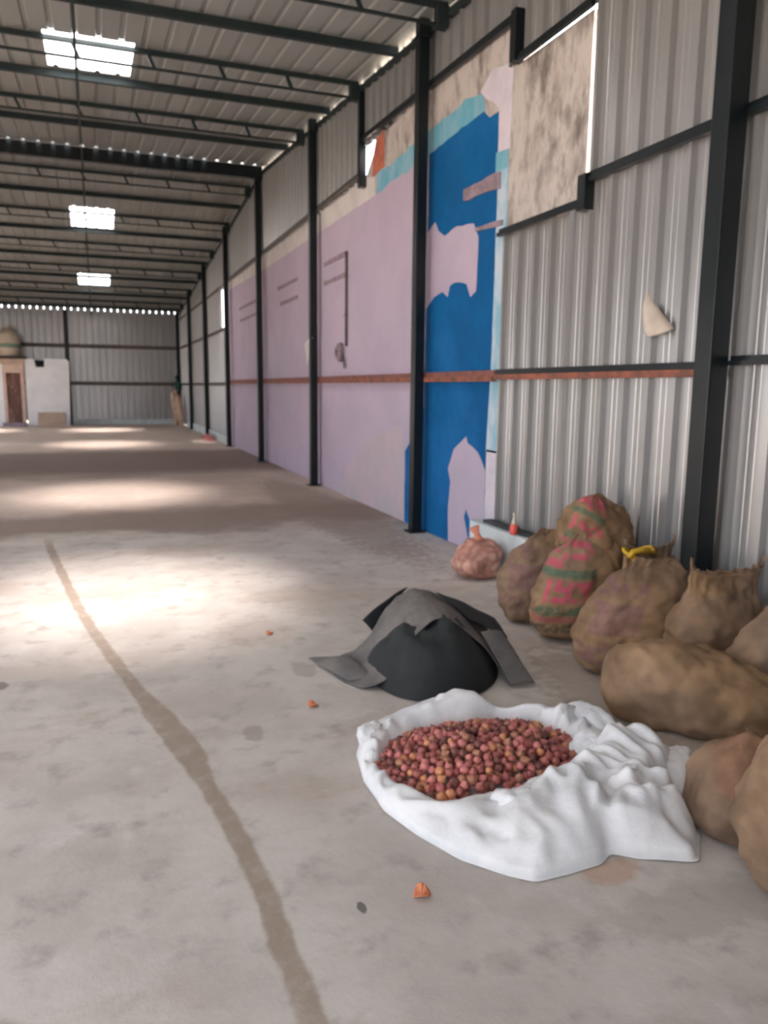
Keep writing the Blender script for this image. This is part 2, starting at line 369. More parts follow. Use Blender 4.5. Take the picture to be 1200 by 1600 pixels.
wf = tag(empty('wall_front', (0,0,0)), 'front wall behind the viewpoint with an opening sized for the daylight', None, None, 'structure')
for a, b, z0 in ((XL, BACK[0], 0), (BACK[0], BACK[1], BACK[2]), (BACK[1], XR, 0)):
    MB().box(a, b, YB-.02, YB, z0, rz(YB)).build('cladding_sheet', M['sheet'], wf)

# ------------------------------------------------------------------ masonry neighbour wall inside the right wall
XM = 3.222
def jag(poly, amp, step=.09, seed=0, closed=True):
    out = []; nn = len(poly)
    for i in range(nn):
        a = Vector((*poly[i], 0)); b = Vector((*poly[(i+1) % nn], 0)); d = (b-a).length; s_ = max(1, int(d/step)); nr = Vector((-(b-a).y, (b-a).x, 0)).normalized()
        for j in range(s_):
            p = a.lerp(b, j/s_)
            if 0 < j: p = p+nr*amp*.55*max(-.9, min(.9, fbm((p.x*4+seed, p.y*4, seed*1.7))))
            out.append((p.x, p.y))
    return out
def slab(name, poly, x0, x1, mt, parent):
    """(y,z) polygon, thickness x0..x1"""
    nn = len(poly); tris = tessellate_polygon([[Vector((y, z, 0)) for y, z in poly]])
    v = [(x0, y, z) for y, z in poly]+[(x1, y, z) for y, z in poly]
    f = [tuple(t) for t in tris]+[tuple(i+nn for i in t[::-1]) for t in tris]+[(i, i+nn, (i+1) % nn+nn, (i+1) % nn) for i in range(nn)]
    me = bpy.data.meshes.new(name); me.from_pydata(v, [], f); me.update(); me.materials.append(mt)
    bm = bmesh.new(); bm.from_mesh(me); bmesh.ops.recalc_face_normals(bm, faces=bm.faces); bm.to_mesh(me); bm.free()
    o = bpy.data.objects.new(name, me); COL.objects.link(o); o.parent = parent; return o
mw = slab('masonry', [(5.86,0),(20.0,0),(20.0,4.06),(9.42,4.06),(9.20,4.22),(8.85,4.46),(5.86,4.36)], XM, XM+.2, M['plaster'], wr)
slab('masonry', [(4.775,2.76),(5.86,2.74),(5.86,4.36),(5.72,4.35),(5.72,4.01),(4.765,4.0)], XM, XM+.2, M['plaster'], wr)
tag(mw, 'raw cream and grey mottled plaster')
T = .0012
def paint(name, poly, mt, lvl=1, amp=.03, seed=0, label=None):
    o = slab(name, jag(poly, amp, seed=seed), XM-T*lvl, XM+.001, mt, mw)
    if label: o['label'] = label
    return o
paint('lilac_paint', [(7.45,.0),(20.0,0),(20.0,3.98),(15.5,3.82),(9.1,3.78),(7.5,3.80)], M['pink'], 1, .02, 1, 'large lilac painted field')
paint('white_band', [(9.1,3.76),(15.5,3.78),(19.9,3.86),(19.9,4.04),(9.45,4.04),(9.12,3.98)], M['whitewash'], 1.5, .02, 2, 'white band along the top')
paint('faded_paint', [(8.02,.0),(10.6,.0),(10.2,.42),(9.3,.85),(8.6,1.0),(8.1,1.08)], M['pinkgrey'], 1.3, .05, 4, 'greyish faded patch low on the lilac')
paint('blue_paint', [(6.05,.0),(8.02,.0),(8.03,.80),(7.78,.98),(7.60,1.12),(7.52,1.3),(7.5,2.4),(7.5,3.80),(6.35,3.86),(6.22,3.76),(6.05,3.76),(6.04,1.8)], M['blue'], 2, .02, 5, 'deep blue painted field')
paint('turquoise_band', [(6.30,3.84),(7.4,3.80),(9.04,3.76),(9.05,3.98),(7.84,4.0),(7.3,4.02),(6.7,4.06),(6.35,3.99)], M['turq'], 2.5, .05, 6, 'turquoise brushed band')
paint('pale_edge_strip', [(5.865,.95),(6.10,.95),(6.05,1.8),(6.035,3.35),(5.865,3.35)], M['edgeblue'], 3, .012, 7, 'pale blue edge strip')
paint('lilac_edge_strip', [(5.865,0),(6.09,0),(6.09,.97),(5.865,.97)], M['lilacwhite'], 3, .01, 8, 'pale lilac foot of the edge strip')
paint('lilac_white_band', [(5.84,3.42),(6.05,3.42),(6.05,3.78),(6.28,3.92),(6.4,4.02),(6.2,4.12),(5.84,4.08)], M['lilacwhite'], 3, .04, 9, 'pale lilac band at the top of the edge')
paint('turquoise_dab', [(5.87,3.28),(6.08,3.28),(6.08,3.44),(5.87,3.42)], M['turq'], 3.4, .015, 10, 'small turquoise dab')
paint('lilac_patch', [(7.60,3.0),(7.31,3.12),(7.22,3.02),(7.08,2.95),(6.8,2.99),(6.46,2.95),(6.36,2.82),(6.38,2.36),(6.49,2.32),(6.57,2.44),(6.75,2.48),(6.93,2.47),(6.98,2.37),(7.1,2.43),(7.3,2.40),(7.5,2.30),(7.6,2.28)], M['pink'], 3.4, .03, 11, 'upper lilac patch on the blue')
paint('lilac_patch', [(6.84,0),(6.86,.35),(6.82,.6),(6.88,.72),(6.76,.92),(6.5,1.06),(6.46,1.0),(6.25,.93),(6.10,.78),(6.09,0),(6.3,0),(6.32,.22),(6.46,.38),(6.50,.3),(6.40,.1),(6.45,0)], M['pink'], 3.4, .015, 12, 'lower lilac patch on the blue')
paint('brick_patch', [(8.78,4.0),(9.2,3.98),(9.18,4.22),(9.08,4.38),(8.80,4.42)], M['brickred'], 2, .02, 13, 'bare orange brick patch')
for i, (y0, y1, z) in enumerate(((10.2,11.3,3.27),(10.2,11.3,3.0),(12.9,14.4,3.27),(12.9,14.2,2.98),(16.5,18.5,3.27),(16.5,18.4,3.0))):
    slab('chased_groove', jag([(y0,z-.03),(y1,z-.03),(y1,z+.03),(y0,z+.03)], .02, .12, i), XM-.012, XM+.001, M['scar'], mw)
slab('chased_groove', jag([(5.98,3.14),(6.66,3.18),(6.66,3.28),(5.98,3.27)], .03, .1, 3), XM-.018, XM+.001, M['scar'], mw)
slab('chased_groove', jag([(5.92,2.84),(6.4,2.87),(6.4,2.90),(5.92,2.88)], .01, .1, 5), XM-.018, XM+.001, M['scar'], mw)

# plinths of the cladding
b = MB(); b.box(3.13, 3.30, 20.05, 29.6, 0, .21)
tag(b.build('baseboard_right', M['plinth']), 'low white rendered plinth under the far right cladding', None, None, 'structure')
tag(MB().box(-.9, 3.15, YE-.10, YE+.05, 0, .2).build('baseboard_back', M['plinth']), 'low pale grey plinth along the far end wall', None, None, 'structure')
tag(MB().box(3.04, 3.22, 4.62, 6.02, 0, .36).build('trim_1', M['plinth']), 'pale blue-white rendered kerb under the near cladding, behind the sacks', None, None, 'structure')

# ------------------------------------------------------------------ roof
cl = tag(empty('ceiling', (0,0,0)), 'ribbed steel roof sheets sloping both ways from the ridge', None, None, 'structure')
SKY = [(4.0, 5.3), (9.5, 10.75), (19.15, 20.7), (26.0, 27.75)]
def roof_sheet(x0, x1, y0, y1, mt, parent, nm='roof_sheet', off=0):
    pr = profile(x0, x1, .020, False); v = []; f = []
    for a, h in pr: v += [(a, y0, rz(y0)+h+off), (a, y1, rz(y1)+h+off)]
    for i in range(len(pr)-1): f.append((2*i, 2*i+2, 2*i+3, 2*i+1))
    return obj(nm, v, f, mt, parent)
YS0, YS1 = 15.40, 15.76
kx = -6
sxs = [(-.37+i*4*PT) for i in range(-5, 4)]
for i, x0 in enumerate(sxs):
    x1 = min(x0+4*PT+.012, 3.27)
    x0 = max(x0, XL-.1)
    if x1-x0 < .1: continue
    rl = abs(x0+.37) < .01 or abs(x0+.37+4*PT*4) < .01 or False
    for s0, s1 in ((-.85, YS0), (YS1, 32.0)):
        cur = s0
        for a, b_ in (SKY if rl else []):
            if a > s0 and b_ < s1:
                roof_sheet(x0, x1, cur, a, M['roof'], cl, off=.002*(i % 2)); cur = b_
        roof_sheet(x0, x1, cur, s1, M['roof'], cl, off=.002*(i % 2))
rest = sxs[-1]+4*PT
if rest < 3.26:
    for s0, s1 in ((-.85, YS0), (YS1, 32.0)): roof_sheet(rest, 3.28, s0, s1, M['roof'], cl)
for i, (a, b_) in enumerate(SKY):
    t_ = empty('window_%d' % (i+1), (0,0,0), ('rooflight above the viewpoint', 'largest, nearest bright rooflight in the near roof slope', 'middle bright rooflight, just beyond the ridge', 'smallest, farthest bright rooflight near the end wall')[i], None, None, 'structure')
    roof_sheet(-.37, -.37+4*PT, a, b_, M['rooflight'], t_, 'rooflight_sheet', off=.006)
    roof_sheet(-.37-16*PT, -.37-12*PT, a, b_, M['rooflight'], t_, 'rooflight_sheet', off=.006)
# ridge cap with open flutes
rb = MB(); rb.box(XL, 3.27, YS0+.12, YS1+.1, rz(YS0+.12)+.035, rz(YR)+.05); rb.build('ridge_cap', M['roof'], cl)
random.seed(11); rs = {}
def ridge_slot(k):
    if k not in rs: rs[k] = random.choice([.3,.35,.4,.3]) if k*PT < 2.1 and not (-.35 < k*PT < -.1) else 0
    return rs[k]
def mk3(b, p, q): b.add([(p,YS0-.02,rz(YS0)-.004),(q,YS0-.02,rz(YS0)-.004),(q,YS0+.125,rz(YS0+.12)+.03),(p,YS0+.125,rz(YS0+.12)+.03),(p,YS0-.02,rz(YS0)-.001),(q,YS0-.02,rz(YS0)-.001),(q,YS0+.125,rz(YS0+.12)+.034),(p,YS0+.125,rz(YS0+.12)+.034)], [(0,3,2,1),(4,5,6,7),(0,1,5,4),(1,2,6,5),(2,3,7,6),(3,0,4,7)])
comb('ridge_closure', cl, XL, 3.25, mk3, ridge_slot)

# purlins and lattice joists, each across the whole hall
def purlin(y, label):
    z = rz(y)
    b = MB(); b.box(XL+.03, 3.19, y-.03, y+.03, z-.085, z-.004)
    tag(b.build('purlin', M['joist'], None, loc=None), label, 'purlin', 'plain roof purlins')
def joist(y, label):
    z = rz(y)-.01
    t_ = empty('lattice_joist', (0, y, z-.2), label, 'roof joist', 'lattice roof joists')
    L_ = lambda b, nm: b.build(nm, M['joist'], t_, loc=None)
    b = MB(); b.box(XL+.03, 3.17, -.022, .022, .15, .2); b.build('top_chord', M['joist'], t_)
    b = MB(); b.box(XL+.03, 3.17, -.018, .018, 0, .022); b.build('bottom_chord', M['joist'], t_)
    me = None
    for k in range(-5, 4):
        x = -.04+k*.783
        if me is None:
            o = MB().bar((-.035, 0, .165), (.035, 0, .012), .035, .035, (0,1,0)).build('web_strut', M['joist'], t_); me = o.data
        else:
            o = bpy.data.objects.new('web_strut', me); COL.objects.link(o); o.parent = t_
        o.location = (x, 0, 0)
    MB().box(3.06, 3.17, -.05, .05, -.02, .16).build('end_bracket', M['joist'], t_)
near_j = [7.02, 9.6, 12.25]; far_j = [16.65, 19.4, 22.05, 24.75, 27.45, 30.1]
far_words = ['first', 'second', 'third', 'fourth', 'fifth', 'sixth']
joist(4.4, 'black lattice roof joist overhead in front of the near wall column')
joist(7.02, 'black lattice roof joist at the top edge, meeting the tall column beside the blue wall')
joist(9.6, 'black lattice roof joist crossing the upper edge of the largest rooflight')
joist(12.25, 'black lattice roof joist between the largest rooflight and the ridge beam')
for y, wd in zip(far_j, far_words): joist(y, 'black lattice roof joist, %s one beyond the ridge beam' % wd)
for y, l_ in ((5.7, 'plain black purlin overhead, nearest the viewpoint'), (8.32, 'plain black purlin just on the near side of the largest rooflight'), (10.9, 'plain black purlin just beyond the largest rooflight'), (13.4, 'plain black purlin just before the ridge beam')): purlin(y, l_)
for y, l_ in ((18.0, 'between the ridge beam and the middle rooflight'), (20.85, 'just beyond the middle rooflight'), (23.45, 'halfway between the middle and farthest rooflights'), (26.1, 'under the near edge of the farthest rooflight'), (28.8, 'first one beyond the farthest rooflight'), (31.4, 'last one, above the far end wall')): purlin(y, 'thin plain black purlin '+l_)
tag(MB().box(XL+.03, 3.17, YS0+.02, YS0+.14, ZR-.24, ZR-.02).build('ridge_beam', M['steel']), 'deep black ridge beam with daylight slots along its upper edge', 'roof beam')
b = MB()
for a, c_ in ((-.7, YS0), (YS0+.14, YE-.02)): b.bar((-.04, a, rz(a)-.228), (-.04, c_, rz(c_)-.228), .03, .03)
tag(b.build('sag_bar', M['joist']), 'thin dark bar running lengthwise under the roof through the rooflights', 'roof bar')

# eave angle along the top of the right wall
b = MB()
for a, c_ in ((-.7, YR), (YR, YE-.05)): b.bar((3.185, a, ZT(a)-.02), (3.185, c_, ZT(c_)-.02), .045, .06)
tag(b.build('eave_angle', M['joist']), 'dark angle bar along the sloping top of the right wall', 'angle bar')

# ------------------------------------------------------------------ columns
Y1, D, XC, R_ = 3.342, 4.079, 3.10, .055
lab = {1: 'nearest black steel column, behind the jute sacks against the ribbed sheets', 2: 'tall black steel column in front of the blue painted wall edge',
       3: 'black steel column between the two wide lilac wall bays', 4: 'black steel column under the ridge, third from the near end of the masonry',
       5: 'black steel column at the far end of the lilac wall beside the bright slit window', 6: 'thin black column, first beyond the lilac wall',
       7: 'thin black column, second beyond the lilac wall', 8: 'black corner column where right wall meets the far wall'}
for k in range(1, 9):
    y = Y1+(k-1)*D; r = R_ if k > 1 else .062
    zt = rz(y)-.03
    t_ = empty('steel_column', (XC, y, 0), lab[k], 'column', 'black wall columns')
    b = MB(); bm = b.box(-r, r, -r, r, .012, zt); sh = b.build('shaft', M['steel'], t_)
    bv = sh.modifiers.new('edge', 'BEVEL'); bv.width = .008; bv.segments = 2
    if k > 1: MB().box(-.09, .09, -.09, .09, 0, .014).build('base_plate', M['steel'], t_)
    MB().box(-.075, .07, -.075, .075, zt-.16, zt-.15).build('cap_plate', M['steel'], t_)
t_ = empty('steel_column', (-.95, YE-.12, 0), 'black column on the far end wall, rising behind the white block room', 'column', 'black wall columns')
MB().box(-.075, .075, -.06, .06, 0, 4.25).build('shaft', M['steel'], t_)
t_ = empty('stub_post', (3.17, 9.46, 4.06), 'short black post above the masonry step, below the eave', 'post'); MB().box(-.04, .04, -.04, .04, 0, rz(9.46)-4.06-.16).build('shaft', M['steel'], t_)
MB().box(-.035, .045, -.05, .05, -.14, 0).build('foot', M['steel'], t_)
tag(MB().box(3.13, 3.21, 4.64, 4.73, 2.70, 2.93).build('stub_post', M['steel'], loc=None), 'short black bracket post at the lower right corner of the raw plaster', 'post')
tag(MB().box(3.13, 3.21, 5.66, 5.74, 4.0, 4.37).build('stub_post', M['steel'], loc=None), 'short black post stepping between the two upper rails', 'post')

# ------------------------------------------------------------------ wall rails
def rail(name, y0, y1, z, h, label, m1='railgrey', m2=None, x0=3.148, x1=3.183, dz=0):
    t_ = empty(name, (0, (y0+y1)/2, z), label, 'rail'); ym = (y0+y1)/2
    def seg(z0, z1, xa, xb):
        a, c_ = y0-ym, y1-ym
        return MB().add([(xa,a,z0),(xb,a,z0),(xb,c_,z0+dz),(xa,c_,z0+dz),(xa,a,z1),(xb,a,z1),(xb,c_,z1+dz),(xa,c_,z1+dz)], [(0,3,2,1),(4,5,6,7),(0,1,5,4),(1,2,6,5),(2,3,7,6),(3,0,4,7)])
    seg(0, h/2, x1-.012, x1).build('upper_flange', M[m1], t_)
    seg(-h/2, 0, x0, x1).build('lower_flange', M[m2 or m1], t_)
    return t_
rail('wall_rail', 3.40, 5.88, 1.62, .085, 'dark topped rusty rail at mid height on the near ribbed sheets', 'steel', 'rust')
rail('wall_rail', 5.90, 19.9, 1.61, .095, 'long rusty rail at mid height across the blue and lilac walls', 'rustdark', 'rust')
rail('wall_rail', -.7, 3.28, 1.66, .05, 'dark rail at mid height right of the near column', 'steel', 'steel')
rail('wall_rail', 20.0, 31.8, 1.56, .09, 'grey mid height rail on the far sheeted bays', 'railgrey', 'railgrey')
rail('wall_rail', -.7, 4.70, 2.91, .07, 'black upper rail crossing the near ribbed sheets', 'steel', 'steel')
rail('wall_rail', 4.73, 5.90, 2.765, .06, 'black rail under the bottom edge of the raw plaster', 'steel', 'steel')
rail('wall_rail', 4.70, 5.68, 4.02, .07, 'black rail on top of the raw plaster, right of the step', 'steel', 'steel')
rail('wall_rail', 5.72, 9.42, 4.34, .08, 'black rail above the plaster, left of the step, passing the tall column', 'steel', 'steel', dz=.14)
rail('wall_rail', 9.5, 19.9, 4.08, .09, 'dark rail along the top of the lilac wall', 'steel', 'railgrey')
rail('wall_rail', 20.0, 31.8, 2.96, .09, 'grey upper rail on the far sheeted bays', 'railgrey', 'railgrey')
rail('wall_rail', 20.0, 31.8, 4.05, .07, 'thin grey top rail on the far sheeted bays', 'railgrey', 'railgrey')
for z, wd in ((2.95, 'upper'), (1.56, 'lower')):
    t_ = empty('wall_rail', (1.0, YE-.08, z), '%s grey rail across the far end wall' % wd, 'rail')
    MB().box(-6.0, 2.05, -.03, .03, -.07, .07).build('flange', M['railgrey'], t_)
# window slit frame
t_ = tag(empty('window_5', (0,0,0)), 'tall bright slit opening in the far sheeting beside the lilac wall', None, None, 'structure')
MB().box(3.20,3.25,20.36,20.42,2.93,4.02).build('window_frame', M['steel'], t_); MB().box(3.20,3.25,21.3,21.34,2.93,4.02).build('window_frame', M['railgrey'], t_)

# ------------------------------------------------------------------ small things on the right wall
t_ = empty('conduit_pipe', (3.2, 10.17, 1.95), 'thin vertical conduit on the lilac wall ending at a round box', 'pipe')
MB().tube([(0,0,.1),(0,0,1.32)], .018).build('pipe', M['railgrey'], t_)
for z in (.5, 1.0, 1.3): MB().box(-.022, .015, -.03, .03, z, z+.02).build('clip', M['railgrey'], t_)
t_ = empty('junction_box', (3.19, 10.42, 1.98), 'round dusty brown junction box at the foot of the conduit', 'box')
MB().tube([(-.05,0,0),(-.02,0,0),(.03,0,0)], [.09,.13,.13], 16).build('housing', M['scar'], t_)
MB().tube([(-.065,0,-.01),(-.05,0,-.01)], [.04,.05], 12).build('cover', M['railgrey'], t_)
MB().tube([(0,-.1,-.02),(0,-.2,-.16),(0,-.22,-.22)], .015).build('cable', M['railgrey'], t_)
t_ = empty('hanging_rag', (3.10, 11.43, 1.85), 'small whitish rag tied on the column between the lilac bays', 'rag')
MB().tube([(-.03,.10,.38),(-.07,.12,.28),(-.05,.13,.12),(-.08,.11,0)], [.02,.05,.04,.015], 8).build('cloth', M['whitewash'], t_, True)
MB().tube([(-.03,.10,.36),(-.03,.0,.38)], .01, 6).build('string', M['scar'], t_)
# curled flap of sheet
t_ = empty('sheet_flap', (3.19, 3.92, 1.95), 'curled off-white flap sticking out of the near ribbed sheets', 'flap')
v = []; f = []
tip = Vector((0, .10, .15))
for j in range(9):
    a = j/8
    for i in range(9):
        s_ = i/8; end = Vector((-.02-.055*math.sin(a*PI*1.15), .07-.23*a, -.09-.04*math.sin(a*PI)))
        v.append(tip.lerp(end, s_)+Vector((-.03*math.sin(s_*PI)*math.sin(a*PI), 0, 0)))
for j in range(8):
    for i in range(8): f.append((j*9+i, j*9+i+1, (j+1)*9+i+1, (j+1)*9+i))
o = obj('curl', v, f, M['paper'], t_, True); sdm = o.modifiers.new('t', 'SOLIDIFY'); sdm.thickness = .003
MB().add([(.006,.10,.10),(.006,.10,-.07),(.006,.03,-.07),(.009,.10,.10),(.009,.10,-.07),(.009,.03,-.07)], [(0,1,2),(5,4,3),(0,3,4,1),(1,4,5,2),(2,5,3,0)]).build('hole', M['dark'], t_)

# ------------------------------------------------------------------ far left: white block room, doorway, tank
t_ = empty('block_room', (-1.65, 31.3, 0), 'whitewashed block room with notched top at the far end wall', 'room')
def br(poly, y0, y1, nm, mt, par=t_):
    nn = len(poly); v = [(x+1.65, y0-31.3, z) for x, z in poly]+[(x+1.65, y1-31.3, z) for x, z in poly]
    o = obj(nm, v, [tuple(range(nn))]+[tuple(range(nn, 2*nn))[::-1]]+[(i, i+nn, (i+1) % nn+nn, (i+1) % nn) for i in range(nn)], mt, par); return o
br([(-2.36,0),(-.95,0),(-.88,2.3),(-.95,2.42),(-1.70,2.43),(-1.72,2.12),(-2.0,2.12),(-2.05,2.40),(-2.36,2.42)], 30.9, 31.1, 'front_wall', M['white_room'])
br([(-3.9,0),(-3.06,0),(-3.06,2.1),(-3.16,2.35),(-3.9,2.35)], 30.9, 31.1, 'side_wall', M['white_room'])
br([(-1.1,0),(-.95,0),(-.90,2.35),(-1.05,2.35)], 31.1, 31.8, 'return_wall', M['white_room'])
br([(-2.06,1.95),(-1.66,1.95),(-1.66,2.36),(-2.06,2.36)], 31.12, 31.3, 'dark_gap', M['dark'])
o = br([(-3.16,2.2),(-2.36,2.2),(-2.36,2.40),(-3.16,2.40)], 30.85, 31.1, 'lintel', M['tan'])
br([(-3.26,2.40),(-2.32,2.40),(-2.32,2.48),(-3.26,2.48)], 30.75, 31.75, 'roof_slab', M['darkslab'])
d = br([(-3.1,.12),(-2.99,.12),(-2.99,1.9),(-2.52,1.9),(-2.52,.12),(-2.40,.12),(-2.40,2.2),(-3.1,2.2)], 30.86, 31.0, 'door_frame', M['pinkwood'])
dd = br([(-2.985,.0),(-2.525,.0),(-2.525,1.89),(-2.985,1.89)], 30.93, 30.96, 'door', M['brown'])
MB().box(-.92, -.90, -.40, -.385, 1.0, 1.12).build('handle', M['railgrey'], dd)
tag(MB().box(-3.16, -2.36, 30.5, 30.83, 0, .14).build('door_step', M['scar']), 'low grey step below the brown door of the block room', 'step')
t_ = empty('water_tank', (-2.9, 31.25, 2.48), 'cream plastic water tank with a green band on the block room roof', 'water tank')
MB().lathe((0,0,0), [(.40,0),(.42,.05),(.42,.25),(.43,.3),(.43,.5),(.42,.53),(.42,.72),(.34,.86),(.18,.95),(.14,1.02),(.03,1.03)], 28).build('shell', M['tank'], t_, True)
MB().lathe((0,0,0), [(.435,.30),(.445,.33),(.445,.42),(.435,.45)], 28).build('band', M['tankgreen'], t_, True)
MB().lathe((0,0,0), [(.15,1.0),(.16,1.02),(.16,1.06),(.03,1.09)], 20).build('lid', M['tank'], t_, True)
t_ = empty('leaning_board', (-1.55, 30.86, 0), 'tan board leaning against the foot of the white block room', 'board')
MB().add([(-.46,-.18,0),(.45,-.18,0),(.45,-.02,.50),(-.46,-.02,.50),(-.46,-.15,0),(.45,-.15,0),(.45,.01,.50),(-.46,.01,.50)], [(0,1,2,3),(7,6,5,4),(0,4,5,1),(1,5,6,2),(2,6,7,3),(3,7,4,0)]).build('panel', M['tan'], t_)
# corner things
t_ = empty('rolled_sheets', (2.90, 30.4, 0), 'upright cream and pinkish rolled sheets in the far right corner', 'rolls')
for i, (x, y, h, r) in enumerate(((-.12,.1,1.25,.09),(.05,0,1.15,.12),(.0,.25,1.35,.10))):
    MB().tube([(x+.03,y-.12,0),(x+.03,y-.10,h*.3),(x-.02,y,h*.7),(x-.06,y,h)], [r*.8,r,r*1.15,r*.7], 12).build('roll', M['cloth_cream'], t_, True)
t_ = empty('hanging_bag', (3.02, YE-.30, 1.3), 'dark green plastic bag hanging on the far corner column', 'bag')
MB().tube([(.06,.24,.66),(0,.06,.52),(-.02,0,.3),(.03,-.02,.08),(.05,0,0)], [.02,.08,.13,.11,.03], 12).build('bag_body', M['green'], t_, True)
t_ = empty('red_rag', (3.02, 22.6, 0), 'faded red cloth heap at the foot of the far white plinth', 'rag')
v = []; f = []
for j in range(13):
    for i in range(17):
        a = i/16; c_ = j/12; h = math.sin(a*PI)*math.sin(c_*PI)
        v.append((-.2+.28*c_, -1.0+2.0*a, .004+h*(.13+.06*fbm((a*6, c_*4, 2)))))
for j in range(12):
    for i in range(16): f.append((j*17+i, (j+1)*17+i, (j+1)*17+i+1, j*17+i+1))
obj('cloth', v, f, M['red'], t_, True)
# plank, bottle on kerb
t_ = empty('dark_plank', (3.13, 5.35, .36), 'dark grey plank lying on the pale kerb by the blue wall', 'plank')
MB().add([(-.04,-.62,0),(.05,-.62,0),(.05,.52,0),(-.04,.52,0),(-.04,-.62,.022),(.05,-.62,.022),(.05,.52,.026),(-.04,.52,.026)], [(0,3,2,1),(4,5,6,7),(0,1,5,4),(1,2,6,5),(2,3,7,6),(3,0,4,7)]).build('board', M['graphite'], t_)
t_ = empty('plastic_bottle', (3.055, 5.28, .36), 'coral red plastic bottle with pale neck standing on the kerb', 'bottle')
MB().lathe((0,0,0), [(.022,0),(.03,.008),(.032,.04),(.030,.075),(.026,.085)], 16).build('body', M['coral'], t_, True)
MB().lathe((0,0,0), [(.024,.085),(.016,.11),(.009,.13),(.009,.16)], 12).build('neck', M['clear'], t_, True)
MB().lathe((0,0,0), [(.011,.158),(.011,.175),(.006,.178)], 12).build('cap', M['clear'], t_, True)

